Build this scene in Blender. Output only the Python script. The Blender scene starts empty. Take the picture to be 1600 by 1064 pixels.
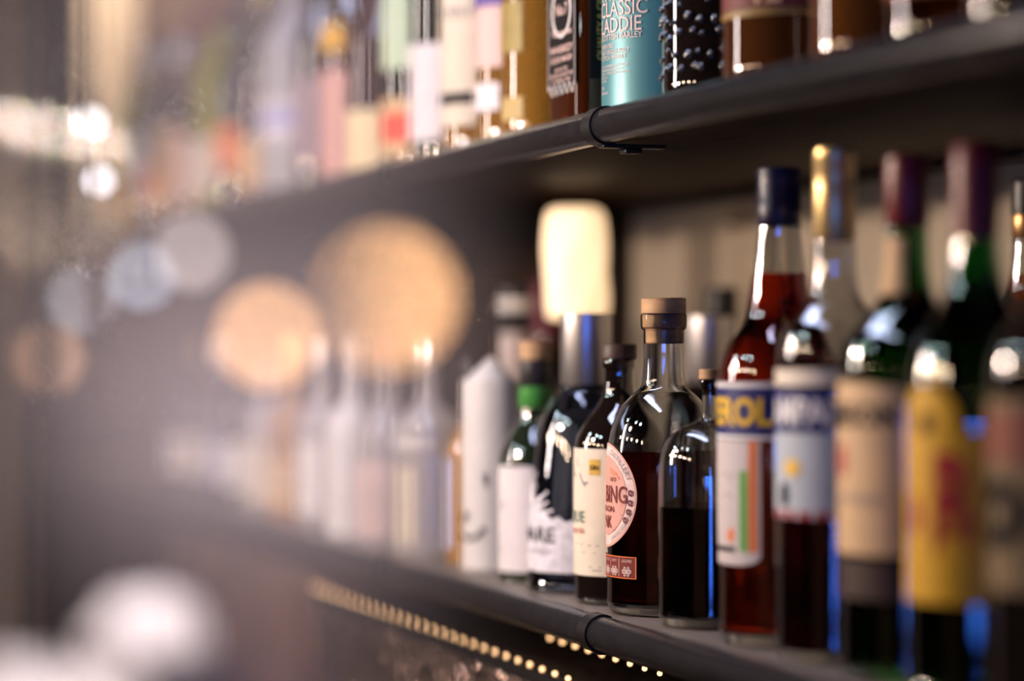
import bpy, bmesh, math, random
from mathutils import Vector

random.seed(7)
sc = bpy.context.scene
col = sc.collection

# ------------------------------------------------------------------ camera
F = 85.0 / 36.0 * 1600.0            # focal length in pixels of the 1600 wide frame
TH = math.atan(1353.0 / F)          # angle between the shelf and the line of sight
CN, SN = math.cos(TH), math.sin(TH)
EYE = 1.45
HOR = 538.0
cam_d = bpy.data.cameras.new('camera')
cam = bpy.data.objects.new('camera', cam_d)
col.objects.link(cam)
cam_d.lens = 85.0
cam_d.sensor_width = 36.0
cam_d.clip_start = 0.01
cam_d.shift_y = (HOR - 532.0) / 1600.0
cam.location = (0, 0, EYE)
cam.rotation_euler = (math.pi / 2, 0, math.atan2(CN, SN))
cam_d.dof.use_dof = True
cam_d.dof.focus_distance = 1.86
cam_d.dof.aperture_fstop = 1.4
sc.camera = cam

# ------------------------------------------------------------------ world, lights, exposure
w = bpy.data.worlds.new('world')
sc.world = w
w.use_nodes = True
w.node_tree.nodes['Background'].inputs[0].default_value = (0.9, 0.66, 0.5, 1)
w.node_tree.nodes['Background'].inputs[1].default_value = 0.004
sc.view_settings.view_transform = 'Standard'
sc.view_settings.look = 'None'
sc.view_settings.gamma = 1.0
sc.view_settings.use_curve_mapping = False
sc.view_settings.exposure = 0.0
sc.cycles.use_denoising = True
sc.cycles.caustics_refractive = False
sc.cycles.caustics_reflective = False
sc.cycles.sample_clamp_indirect = 3.0
sc.cycles.max_bounces = 12
sc.cycles.transmission_bounces = 12
sc.cycles.transparent_max_bounces = 16


def W(s, u, z):
    """s = distance along the shelves (receding), u = distance towards the wall."""
    return Vector((-s, u, z))


def area(name, pos, target, sx, sy, power, color):
    d = bpy.data.lights.new(name, 'AREA')
    d.shape = 'RECTANGLE'
    d.size, d.size_y = sx, sy
    d.energy = power
    d.color = color
    o = bpy.data.objects.new(name, d)
    col.objects.link(o)
    o.location = pos
    o.rotation_euler = (Vector(target) - Vector(pos)).to_track_quat('-Z', 'Y').to_euler()
    return o


# two added lights, a cool ceiling panel, and the blue lit front of the counter opposite
area('tall_streak_light', W(2.55, -0.65, 1.75), W(2.2, 0.75, 1.45), 0.10, 0.55, 7, (1.0, 0.86, 0.82))  # unseen light added for pale streaks down the left of the bottles
area('end_wall_fill', W(5.15, 0.75, 2.65), W(5.3, 0.85, 1.4), 0.3, 0.3, 30, (1.0, 0.80, 0.62))  # unseen fill added to light the pale end wall
area('cool_ceiling_panel', W(1.8, 0.35, 2.72), W(1.8, 0.6, 1.5), 1.4, 0.25, 17, (0.62, 0.68, 1.0))
area('blue_counter_light', W(-1.35, -0.60, 1.14), W(1.7, 0.75, 1.2), 1.3, 0.42, 13, (0.05, 0.19, 1.0))


def bulb_light(name, pos, power, color, r=0.03):
    d = bpy.data.lights.new(name, 'POINT')
    d.energy = power
    d.color = color
    d.shadow_soft_size = r
    o = bpy.data.objects.new(name, d)
    col.objects.link(o)
    o.location = pos


# a row of small warm bulbs across the aisle and three cooler ones above it
for i in range(6):
    bulb_light('warm_bulb', W(1.15 + 0.36 * i, -0.80, 1.74), 6.2 if i > 0 else 3.2, (1.0, 0.70, 0.48))
bulb_light('left_bottle_fill', W(1.92, 0.02, 1.67), 23, (1.0, 0.78, 0.64), 0.022)  # unseen fill added to brighten the bottles further left
for sx_ in (1.55, 1.85, 2.5):
    bulb_light('cool_bulb', W(sx_, -0.45, 2.12), 4.2, (0.74, 0.95, 1.0), 0.035)
dl = bpy.data.lights.new('counter_fill_spot', 'SPOT')  # unseen spot added to brighten the napkins and the haze of the glass
dl.energy = 190
dl.color = (1.0, 0.80, 0.75)
dl.spot_size = math.radians(30)
dl.spot_blend = 0.6
dl.shadow_soft_size = 0.05
dlo = bpy.data.objects.new('counter_fill_spot', dl)
col.objects.link(dlo)
dlo.location = W(-0.15, 0.12, 2.3)
dlo.rotation_euler = (Vector(W(0.70, 0.08, 1.36)) - dlo.location).to_track_quat('-Z', 'Y').to_euler()


# ------------------------------------------------------------------ pixel <-> place
def at(px, u):
    """place on the line of sight of column px at lateral distance u -> (s, depth)."""
    k = (px - 800.0) / F
    z = u / (k * CN + SN)
    return z * CN - k * z * SN, z


def at_depth(px, z):
    """column px at depth z -> (s, u)."""
    x = (px - 800.0) / F * z
    return z * CN - x * SN, x * CN + z * SN


def hz(py, z):
    return EYE - (py - HOR) / F * z


# ------------------------------------------------------------------ materials
MATS = {}


def mat(name, color, rough=0.5, metal=0.0, trans=0.0, ior=1.45, emit=None, estr=0.0, noise=0.0,
        nscale=40.0, bump=0.0, bscale=60.0, coat=0.0, spec=0.5, stretch=None):
    if name in MATS:
        return MATS[name]
    m = bpy.data.materials.new(name)
    m.use_nodes = True
    nt = m.node_tree
    b = nt.nodes['Principled BSDF']
    c4 = (*color, 1.0)
    b.inputs['Base Color'].default_value = c4
    b.inputs['Roughness'].default_value = rough
    b.inputs['Metallic'].default_value = metal
    b.inputs['Transmission Weight'].default_value = trans
    b.inputs['IOR'].default_value = ior
    b.inputs['Coat Weight'].default_value = coat
    b.inputs['Coat Roughness'].default_value = 0.02
    b.inputs['Coat IOR'].default_value = 1.9
    b.inputs['Specular IOR Level'].default_value = spec
    if emit:
        b.inputs['Emission Color'].default_value = (*emit, 1.0)
        b.inputs['Emission Strength'].default_value = estr
    if noise or bump:
        tc = nt.nodes.new('ShaderNodeTexCoord')
        mp = nt.nodes.new('ShaderNodeMapping')
        nt.links.new(tc.outputs['Object'], mp.inputs['Vector'])
        if stretch:
            mp.inputs['Scale'].default_value = stretch
    if noise:
        n = nt.nodes.new('ShaderNodeTexNoise')
        n.inputs['Scale'].default_value = nscale
        n.inputs['Detail'].default_value = 5.0
        nt.links.new(mp.outputs['Vector'], n.inputs['Vector'])
        r = nt.nodes.new('ShaderNodeValToRGB')
        r.color_ramp.elements[0].position = 0.3
        r.color_ramp.elements[1].position = 0.7
        r.color_ramp.elements[0].color = (*[max(0, c * (1 - noise)) for c in color], 1)
        r.color_ramp.elements[1].color = (*[min(1, c * (1 + noise)) for c in color], 1)
        nt.links.new(n.outputs['Fac'], r.inputs['Fac'])
        nt.links.new(r.outputs['Color'], b.inputs['Base Color'])
    if bump:
        n2 = nt.nodes.new('ShaderNodeTexNoise')
        n2.inputs['Scale'].default_value = bscale
        n2.inputs['Detail'].default_value = 3.0
        nt.links.new(mp.outputs['Vector'], n2.inputs['Vector'])
        bp = nt.nodes.new('ShaderNodeBump')
        bp.inputs['Strength'].default_value = bump
        bp.inputs['Distance'].default_value = 0.02 if bump >= 1.0 else 0.01
        nt.links.new(n2.outputs['Fac'], bp.inputs['Height'])
        nt.links.new(bp.outputs['Normal'], b.inputs['Normal'])
    MATS[name] = m
    return m


def glass(name, color=(1, 1, 1), rough=0.015, ior=1.45):
    return mat(name, color, rough, trans=1.0, ior=ior, coat=0.8)


def liquid(name, color, rough=0.01):
    return mat(name, color, rough, trans=1.0, ior=1.34)


def thin_glass(name, color, ior=1.3):
    m = bpy.data.materials.new(name)
    m.use_nodes = True
    nt = m.node_tree
    nt.nodes.remove(nt.nodes['Principled BSDF'])
    t = nt.nodes.new('ShaderNodeBsdfTransparent')
    t.inputs['Color'].default_value = (*color, 1)
    g = nt.nodes.new('ShaderNodeBsdfGlossy')
    g.inputs['Roughness'].default_value = 0.04
    f = nt.nodes.new('ShaderNodeFresnel')
    f.inputs['IOR'].default_value = ior
    x = nt.nodes.new('ShaderNodeMixShader')
    nt.links.new(f.outputs[0], x.inputs['Fac'])
    nt.links.new(t.outputs[0], x.inputs[1])
    nt.links.new(g.outputs[0], x.inputs[2])
    nt.links.new(x.outputs[0], nt.nodes['Material Output'].inputs['Surface'])
    return m


M_LIP = thin_glass('thin_lip_glass', (0.93, 0.93, 0.92))
M_RAIL = mat('black_pipe', (0.014, 0.013, 0.015), 0.22, spec=0.3, noise=0.25, nscale=90, bump=0.05, bscale=300)
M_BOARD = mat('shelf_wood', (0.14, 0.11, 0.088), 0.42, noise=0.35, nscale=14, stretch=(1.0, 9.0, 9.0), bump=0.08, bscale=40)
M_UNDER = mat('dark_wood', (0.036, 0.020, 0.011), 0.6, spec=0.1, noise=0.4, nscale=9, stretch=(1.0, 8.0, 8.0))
M_BLACK = mat('black_metal', (0.012, 0.011, 0.012), 0.4, metal=0.2, noise=0.2)
M_BEIGE = mat('beige_plaster', (0.42, 0.36, 0.28), 0.85, noise=0.08, nscale=6, bump=0.05, bscale=30)
M_TAUPE = mat('taupe_wall', (0.50, 0.40, 0.33), 0.85, noise=0.12, nscale=4)
M_HAMMER = mat('hammered_metal', (0.34, 0.25, 0.21), 0.14, metal=0.85, noise=0.5, nscale=30, bump=1.0, bscale=48)
M_HAMMER2 = mat('glint_dome_metal', (0.42, 0.31, 0.27), 0.10, metal=0.95, noise=0.3, nscale=30)
M_BROWN = mat('brown_panel', (0.16, 0.095, 0.07), 0.5, noise=0.3, nscale=8)
M_LED = mat('warm_led', (1, 0.8, 0.6), 0.5, emit=(1.0, 0.56, 0.25), estr=2.8)
M_CLEAR = glass('clear_glass', (0.97, 0.98, 0.98))
M_GREENGLASS = glass('green_glass', (0.05, 0.30, 0.05))
M_DARKGREEN = mat('dark_green_glass', (0.008, 0.02, 0.006), 0.04, trans=0.25, coat=1.0)
M_DARKGLASS = mat('dark_brown_glass', (0.012, 0.007, 0.006), 0.04, trans=0.2, coat=1.0)
M_BLUEGLASS = glass('blue_tinted_glass', (0.62, 0.72, 0.95))
M_CORK = mat('cork_wood', (0.55, 0.33, 0.17), 0.6, noise=0.25, nscale=30, stretch=(1, 1, 5))
M_CORKD = mat('dark_stained_wood', (0.06, 0.03, 0.022), 0.5, noise=0.3)
M_CHROME = mat('brushed_steel', (0.80, 0.76, 0.76), 0.34, metal=1.0, noise=0.05, nscale=80, stretch=(1, 1, 0.1))
M_WHITE = mat('white_print', (0.80, 0.76, 0.74), 0.55, noise=0.04, nscale=50)
M_CREAM = mat('cream_paper', (0.78, 0.68, 0.54), 0.65, noise=0.05, nscale=70)
M_PAPER = mat('white_paper', (0.80, 0.74, 0.76), 0.65, noise=0.05, nscale=60)
M_INKGREEN = mat('green_ink', (0.05, 0.16, 0.12), 0.6)
M_INKBLACK = mat('black_ink', (0.014, 0.012, 0.012), 0.7, spec=0.1)
M_INKGREY = mat('grey_ink', (0.28, 0.25, 0.26), 0.6)
M_INKRED = mat('red_ink', (0.55, 0.10, 0.07), 0.6)
M_MAROON = mat('maroon_ink', (0.20, 0.025, 0.02), 0.5)
M_PINK = mat('pink_paper', (0.72, 0.36, 0.29), 0.55, noise=0.06, nscale=90)
M_PALEPINK = mat('pale_pink_paper', (0.82, 0.60, 0.55), 0.55, noise=0.12, nscale=160)
M_GOLD = mat('gold_foil', (0.80, 0.52, 0.12), 0.35, metal=0.5, noise=0.1)
M_SILK = mat('frosted_white_print', (0.72, 0.68, 0.74), 0.5, noise=0.25, nscale=120)
M_NAVY = mat('navy_print', (0.02, 0.025, 0.14), 0.4)
M_YELLOW = mat('yellow_print', (0.85, 0.50, 0.02), 0.5)
M_YELLOWP = mat('yellow_paper', (0.70, 0.36, 0.005), 0.55, noise=0.06)
M_REDP = mat('red_print', (0.38, 0.006, 0.015), 0.5)
M_ORANGEP = mat('orange_print', (0.80, 0.20, 0.05), 0.5)
M_GREENP = mat('green_print', (0.14, 0.38, 0.07), 0.5)
M_TEAL = mat('teal_tin', (0.075, 0.235, 0.26), 0.38, metal=0.2, noise=0.06, nscale=8)
M_ROSE = mat('rose_print', (0.72, 0.50, 0.45), 0.5)
M_TAN = mat('tan_paper', (0.70, 0.45, 0.23), 0.6, noise=0.06)
M_CAPNAVY = mat('navy_cap', (0.008, 0.006, 0.035), 0.35, bump=0.1, bscale=200)
M_CAPGOLD = mat('gold_cap', (0.70, 0.50, 0.22), 0.30, metal=0.7)
M_CAPRED = mat('red_capsule', (0.16, 0.006, 0.010), 0.35)
M_CAPBLACK = mat('black_cap', (0.012, 0.01, 0.011), 0.4)
M_CAPGREEN = mat('green_band', (0.06, 0.30, 0.05), 0.4)
L_DARKRED = liquid('dark_red_liquid', (0.20, 0.008, 0.012))
L_BLACK = liquid('near_black_liquid', (0.03, 0.003, 0.004))
L_ORANGE = liquid('orange_red_liquid', (0.46, 0.030, 0.008))
L_RED = liquid('red_liquid', (0.10, 0.003, 0.008))
L_AMBER = liquid('amber_liquid', (0.80, 0.36, 0.05))
L_DEEPAMBER = liquid('deep_amber_liquid', (0.45, 0.10, 0.015))
M_AMBERSPIRIT = mat('amber_spirit', (0.48, 0.22, 0.03), 0.03, trans=0.5, coat=1.0, noise=0.12, nscale=12)
M_FROST = mat('milky_glass', (0.86, 0.78, 0.77), 0.22, trans=0.45, coat=0.8)
L_WATER = liquid('clear_liquid', (0.95, 0.95, 0.97))


# ------------------------------------------------------------------ mesh helpers
def link(name, bm, m, parent=None, smooth=True, loc=None):
    me = bpy.data.meshes.new(name)
    bm.normal_update()
    bm.to_mesh(me)
    bm.free()
    if m:
        me.materials.append(m)
    if smooth:
        for p in me.polygons:
            p.use_smooth = True
        try:
            me.set_sharp_from_angle(angle=math.radians(40))
        except Exception:
            pass
    o = bpy.data.objects.new(name, me)
    col.objects.link(o)
    if parent:
        o.parent = parent
    if loc is not None:
        o.location = loc
    return o


def empty(name, loc, rz=0.0):
    o = bpy.data.objects.new(name, None)
    o.empty_display_size = 0.02
    col.objects.link(o)
    o.location = loc
    o.rotation_euler = (0, 0, rz)
    return o


def tag(o, label, cat, group=None, kind=None):
    o['label'] = label
    o['category'] = cat
    if group:
        o['group'] = group
    if kind:
        o['kind'] = kind
    return o


def struct(o, label=None, cat=None):
    o['kind'] = 'structure'
    if label:
        o['label'] = label
    if cat:
        o['category'] = cat
    return o


def smooth_profile(pts, n=4):
    """Catmull-Rom through the (r, z) points; a point with a third value True stays a corner."""
    out = []
    P = [(p[0], p[1]) for p in pts]
    corner = [len(p) > 2 and p[2] for p in pts]
    for i in range(len(P) - 1):
        p1, p2 = P[i], P[i + 1]
        p0 = P[i - 1] if i > 0 and not corner[i] else p1
        p3 = P[i + 2] if i + 2 < len(P) and not corner[i + 1] else p2
        for j in range(n):
            t = j / n
            q = []
            for a in range(2):
                q.append(0.5 * (2 * p1[a] + (p2[a] - p0[a]) * t + (2 * p0[a] - 5 * p1[a] + 4 * p2[a] - p3[a]) * t * t
                                + (3 * p1[a] - p0[a] - 3 * p2[a] + p3[a]) * t ** 3))
            out.append((max(q[0], 0.0), q[1]))
    out.append(P[-1])
    return out


def lathe_bm(profile, seg=48, bm=None):
    bm = bm or bmesh.new()
    rings = []
    for r, z in profile:
        if r < 1e-6:
            rings.append([bm.verts.new((0, 0, z))])
        else:
            rings.append([bm.verts.new((r * math.cos(2 * math.pi * i / seg), r * math.sin(2 * math.pi * i / seg), z))
                          for i in range(seg)])
    for a, b in zip(rings[:-1], rings[1:]):
        if len(a) == 1 and len(b) == 1:
            continue
        for i in range(seg):
            j = (i + 1) % seg
            if len(a) == 1:
                bm.faces.new((a[0], b[j], b[i]))
            elif len(b) == 1:
                bm.faces.new((a[i], a[j], b[0]))
            else:
                bm.faces.new((a[i], a[j], b[j], b[i]))
    return bm


def closed(profile):
    p = list(profile)
    if p[0][0] > 1e-6:
        p = [(0, p[0][1])] + p
    if p[-1][0] > 1e-6:
        p = p + [(0, p[-1][1])]
    return p


def lathe(name, profile, m, parent=None, seg=48, loc=None):
    bm = lathe_bm(closed(profile), seg)
    bmesh.ops.recalc_face_normals(bm, faces=bm.faces)
    return link(name, bm, m, parent, loc=loc)


def box_bm(x0, x1, y0, y1, z0, z1, bevel=0.0, bm=None, segs=2):
    bm = bm or bmesh.new()
    r = bmesh.ops.create_cube(bm, size=1.0)
    for v in r['verts']:
        v.co = Vector((x0 + (v.co.x + .5) * (x1 - x0), y0 + (v.co.y + .5) * (y1 - y0), z0 + (v.co.z + .5) * (z1 - z0)))
    if bevel:
        es = list({e for v in r['verts'] for e in v.link_edges})
        bmesh.ops.bevel(bm, geom=es, offset=bevel, segments=segs, profile=0.5, affect='EDGES')
    return bm


def box(name, x0, x1, y0, y1, z0, z1, m, parent=None, bevel=0.002, loc=None):
    return link(name, box_bm(x0, x1, y0, y1, z0, z1, bevel), m, parent, loc=loc)


def tube_along_x(name, x0, x1, r, m, parent=None, loc=None, seg=24, a0=0.0, a1=2 * math.pi, ends=True):
    bm = bmesh.new()
    full = abs(a1 - a0 - 2 * math.pi) < 1e-6
    n = seg if full else seg + 1
    R = []
    for x in (x0, x1):
        R.append([bm.verts.new((x, r * math.cos(a0 + (a1 - a0) * i / seg), r * math.sin(a0 + (a1 - a0) * i / seg))) for i in range(n)])
    for i in range(seg):
        j = (i + 1) % n
        bm.faces.new((R[0][i], R[0][j], R[1][j], R[1][i]))
    if full and ends:
        bm.faces.new(R[0])
        bm.faces.new(R[1])
    bmesh.ops.recalc_face_normals(bm, faces=bm.faces)
    return link(name, bm, m, parent, loc=loc)


# flat shapes (x across, y up) that are wrapped on a bottle afterwards
def sh_rect(x0, x1, y0, y1, nx=24, ny=8):
    bm = bmesh.new()
    g = [[bm.verts.new((x0 + (x1 - x0) * i / nx, y0 + (y1 - y0) * j / ny, 0)) for i in range(nx + 1)] for j in range(ny + 1)]
    for j in range(ny):
        for i in range(nx):
            bm.faces.new((g[j][i], g[j][i + 1], g[j + 1][i + 1], g[j + 1][i]))
    return bm


def sh_poly_cols(x0, x1, bot, top, nx=40):
    """columns between two outline functions of x: a label with curved or peaked edges."""
    bm = bmesh.new()
    ny = 10
    g = []
    for j in range(ny + 1):
        row = []
        for i in range(nx + 1):
            x = x0 + (x1 - x0) * i / nx
            y0, y1 = bot(x), top(x)
            row.append(bm.verts.new((x, y0 + (y1 - y0) * j / ny, 0)))
        g.append(row)
    for j in range(ny):
        for i in range(nx):
            bm.faces.new((g[j][i], g[j][i + 1], g[j + 1][i + 1], g[j + 1][i]))
    return bm


def sh_ellipse(cx, cy, rx, ry, n=56, inner=0.0, rings=8):
    bm = bmesh.new()
    prev = None
    for k in range(rings + 1):
        f = inner + (1 - inner) * k / rings
        if f < 1e-6:
            cur = [bm.verts.new((cx, cy, 0))]
        else:
            cur = [bm.verts.new((cx + rx * f * math.cos(2 * math.pi * i / n), cy + ry * f * math.sin(2 * math.pi * i / n), 0)) for i in range(n)]
        if prev:
            for i in range(n):
                j = (i + 1) % n
                if len(prev) == 1:
                    bm.faces.new((prev[0], cur[i], cur[j]))
                else:
                    bm.faces.new((prev[i], cur[i], cur[j], prev[j]))
        prev = cur
    return bm


def sh_strokes(paths, wd):
    """pen strokes: every path a list of (x, y)."""
    bm = bmesh.new()
    for path in paths:
        for (xa, ya), (xb, yb) in zip(path[:-1], path[1:]):
            d = Vector((xb - xa, yb - ya, 0))
            if d.length < 1e-7:
                continue
            n = Vector((-d.y, d.x, 0)).normalized() * wd / 2
            a, b = Vector((xa, ya, 0)), Vector((xb, yb, 0))
            bm.faces.new([bm.verts.new(p) for p in (a - n, b - n, b + n, a + n)])
    return bm


_txt_cache = {}


def sh_text(text, size, cx=0.0, cy=0.0, sx=1.0, align='CENTER', weight=0.0, arc=None, rot=0.0):
    key = (text, align, weight)
    if key not in _txt_cache:
        cu = bpy.data.curves.new('t', 'FONT')
        cu.body = text
        cu.align_x = align
        cu.size = 1.0
        cu.resolution_u = 3
        cu.offset = weight
        o = bpy.data.objects.new('t', cu)
        col.objects.link(o)
        dg = bpy.context.evaluated_depsgraph_get()
        me = bpy.data.meshes.new_from_object(o.evaluated_get(dg))
        bpy.data.objects.remove(o)
        bpy.data.curves.remove(cu)
        _txt_cache[key] = me
    bm = bmesh.new()
    bm.from_mesh(_txt_cache[key])
    ca, sa = math.cos(rot), math.sin(rot)
    for v in bm.verts:
        x, y = v.co.x * size * sx, v.co.y * size
        if arc:
            R, mid = arc                      # letters run round a circle of radius R, centred on angle mid
            sgn = 1 if R > 0 else -1
            ang = mid - sgn * x / abs(R)
            rr = abs(R) + sgn * y
            v.co = Vector((cx + rr * math.cos(ang), cy + rr * math.sin(ang), 0))
        else:
            v.co = Vector((cx + x * ca - y * sa, cy + x * sa + y * ca, 0))
    return bm


def join_bm(*bms):
    out = bmesh.new()
    for b in bms:
        me = bpy.data.meshes.new('tmp')
        b.to_mesh(me)
        b.free()
        out.from_mesh(me)
        bpy.data.meshes.remove(me)
    return out


def wrap(name, bm, m, parent, r, z=0.0, face=0.0, lift=0.0004, thick=0.0):
    """wrap a flat shape round a cylinder of radius r (a number or a function of height)."""
    for v in bm.verts:
        x, y = v.co.x, v.co.y
        rr = (r(z + y) if callable(r) else r)
        ref = (r(z) if callable(r) else r)
        a = face + x / max(ref, 1e-4)
        rr += lift
        v.co = Vector((rr * math.sin(a), -rr * math.cos(a), z + y))
    bm.normal_update()
    for f in bm.faces:
        c = f.calc_center_median()
        if f.normal.dot(Vector((c.x, c.y, 0))) < 0:
            f.normal_flip()
    return link(name, bm, m, parent)


def flat(name, bm, m, parent, origin, ax, ay, lift=0.0004):
    """lay a flat shape on a plane: origin + x*ax + y*ay."""
    ax, ay = Vector(ax), Vector(ay)
    n = ax.cross(ay)
    for v in bm.verts:
        v.co = Vector(origin) + v.co.x * ax + v.co.y * ay + n * lift
    return link(name, bm, m, parent, smooth=False)


# ------------------------------------------------------------------ the setting
U_RAIL = 0.69
R_RAIL = 0.0135
Z_LOW = EYE - 0.222 + R_RAIL - 0.001      # top of the lower shelf
Z_UP = EYE + 0.167 + R_RAIL - 0.001       # top of the upper shelf
U_WALL = 1.06
S0, S1 = 0.55, 4.42                       # ends of the shelves

struct(box('floor', -7, 1.8, -4.0, 1.3, -0.05, 0, M_UNDER, bevel=0), 'dark floor of the bar', 'floor')
struct(box('wall_back', -6.5, 1.0, U_WALL + 0.004, U_WALL + 0.1, 0, 2.8, M_UNDER, bevel=0), 'dark wooden wall behind the shelves', 'wall')
s_strut = at(955, 1.03)[0]
struct(box('wall_panel', -s_strut, -S0, U_WALL - 0.004, U_WALL + 0.002, Z_LOW, Z_UP - 0.021, M_BEIGE, bevel=0),
       'beige plaster panel behind the lower shelf', 'wall')
struct(box('trim_1', -s_strut, -S0, U_WALL - 0.012, U_WALL - 0.004, Z_UP - 0.032, Z_UP - 0.0225, M_BLACK, bevel=0.001),
       'thin black strip along the top of the beige panel', 'trim')
struct(box('wall_end', -5.6, -5.5, -1.2, 1.05, 0, 2.8, M_BEIGE, bevel=0), 'pale beige wall beyond the end of the shelves', 'wall')
struct(box('wall_side', -5.15, -4.9, -0.6, 0.745, 0, 2.8, M_TAUPE, bevel=0.004), 'grey brown wall corner at the left edge', 'wall')


struct(box('wall_end_shade', -5.5, -5.47, 0.76, 1.05, 0, 1.73, M_UNDER, bevel=0.004), 'dark sheet added for the shade low on the pale wall at the far left', 'wall')  # dark sheet put in where the pale wall falls into shade


def build_shelf(z_top, label, strap_px):
    """board with a black pipe nosing, a strap round the pipe and a bracket under it."""
    root = empty('bar_shelf', W((S0 + S1) / 2, 0.88, z_top))
    cx = -(S0 + S1) / 2
    L = (S1 - S0) / 2
    box('board', -L, L, U_RAIL + 0.006 - 0.88, U_WALL - 0.006 - 0.88, -0.02, 0, M_BOARD, root, bevel=0.0015)
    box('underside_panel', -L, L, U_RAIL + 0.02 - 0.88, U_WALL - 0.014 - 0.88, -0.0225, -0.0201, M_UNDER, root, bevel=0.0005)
    rail = tube_along_x('front_rail', -L, L, R_RAIL, M_RAIL, root, loc=(0, U_RAIL - 0.88, 0.001 - R_RAIL), seg=32)
    for px in (strap_px, strap_px - 330, strap_px - 520):
        s = at(px, U_RAIL)[0]
        st = tube_along_x('strap', -0.009, 0.009, R_RAIL + 0.0016, M_BLACK, rail, loc=(-s - cx, 0, 0), seg=28)
        bm = box_bm(-0.007, 0.007, -0.002, 0.05, -0.0105, -0.0075, 0.0008)
        box_bm(-0.007, 0.007, 0.016, 0.03, -0.0145, -0.0105, 0.0008, bm=bm)
        link('bracket', bm, M_BLACK, root, loc=(-s - cx - 0.0, U_RAIL - 0.88, -0.0185))
    return tag(root, label, 'shelf')


build_shelf(Z_LOW, 'lower wooden bar shelf with black pipe front edge, full of bottles', 935)
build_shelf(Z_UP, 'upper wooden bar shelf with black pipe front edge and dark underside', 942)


def post(label, s, u, wd, z0, z1):
    root = empty('shelf_upright', W(s, u, z0))
    box('post', -wd / 2, wd / 2, -wd / 2, wd / 2, 0, z1 - z0, M_BLACK, root, bevel=0.002)
    box('foot_plate', -wd * .8, wd * .8, -wd * .8, wd * .8, 0.0, 0.006, M_BLACK, root, bevel=0.001)
    return tag(root, label, 'post')


post('black upright strut behind the glowing lamp and the chrome cap', s_strut + 0.012, 1.03, 0.024, Z_LOW, Z_UP - 0.024)
post('tall black upright post at the far left end of the shelves', S1 + 0.06, 0.715, 0.085, 0, 2.7)

# below the lower shelf: hammered metal front, led strips, brown cabinet
U_PAN = 0.70
s_edge = at(488, U_PAN)[0]
root = empty('cooler_front', W((s_edge + S0) / 2, U_PAN, 0.0))
hl = (s_edge - S0) / 2
box('hammered_panel', -hl, hl, 0.004, 0.30, 0.0, EYE - 0.285, M_HAMMER, root, bevel=0.006)
box('top_trim', -hl, hl, 0.0, 0.008, EYE - 0.285, EYE - 0.274, M_BLACK, root, bevel=0.002)
rs = random.Random(3)
tb = bmesh.new()
bmesh.ops.create_icosphere(tb, subdivisions=2, radius=1.0)
tv = [v.co.copy() for v in tb.verts]
tf = [[v.index for v in f.verts] for f in tb.faces]
tb.free()
vs, fs = [], []
for i in range(620):
    rr = rs.uniform(0.004, 0.011)
    ox, oz, n0 = rs.uniform(-hl + 0.3, hl - 0.01), rs.uniform(EYE - 0.50, EYE - 0.292), len(vs)
    vs += [(ox + c.x * rr, 0.0045 + c.y * rr * 0.35, oz + c.z * rr) for c in tv]
    fs += [[n0 + k for k in f] for f in tf]
me = bpy.data.meshes.new('glint_domes')
me.from_pydata(vs, [], fs)
bm = bmesh.new()
bm.from_mesh(me)
bpy.data.meshes.remove(me)
hd = link('glint_domes', bm, M_HAMMER2, root)  # domes added to catch the bulbs as glints
hd['kind'] = 'stuff'
tag(root, 'hammered dark metal cooler front below the lower shelf', 'cabinet')
root = empty('side_cabinet', W(s_edge + 0.47, 0.85, 0))
box('cabinet_body', -0.40, 0.40, -0.13, 0.12, 0, EYE - 0.262, M_BROWN, root, bevel=0.004)
box('door', -0.38, 0.38, -0.142, -0.131, 0.05, EYE - 0.28, M_BROWN, root, bevel=0.003)
tag(root, 'brown wooden cabinet under the far end of the lower shelf', 'cabinet')


def led_strip(label, s_a, s_b, u, v, step, holder):
    root = empty('led_strip', W((s_a + s_b) / 2, u, EYE - v))
    h = abs(s_b - s_a) / 2
    if holder > 0:
        box('channel', -h, h, -0.004, 0.004, 0.0025, holder, M_BLACK, root, bevel=0.0008)
    else:
        box('channel', -h, h, -0.002, 0.006, holder, -0.002, M_BLACK, root, bevel=0.0008)
    me = None
    n = int(2 * h / step)
    for i in range(n):
        if me is None:
            bm = bmesh.new()
            bmesh.ops.create_icosphere(bm, subdivisions=2, radius=0.0022)
            b = link('led_bead', bm, M_LED, root)
            me = b.data
        else:
            b = bpy.data.objects.new('led_bead', me)
            col.objects.link(b)
            b.parent = root
        b.location = (-h + step * (i + 0.5), 0, 0)
    return tag(root, label, 'light strip')


led_strip('warm led bead strip along the top of the hammered metal front', at(900, U_PAN)[0], s_edge, U_PAN, 0.2695, 0.030, -0.0045)
led_strip('warm led bead strip tucked under the lower shelf behind the pipe', at(1060, 0.735)[0], at(850, 0.735)[0], 0.735, 0.2534, 0.030, 0.0182)

# ------------------------------------------------------------------ bottles
placed = []


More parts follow.
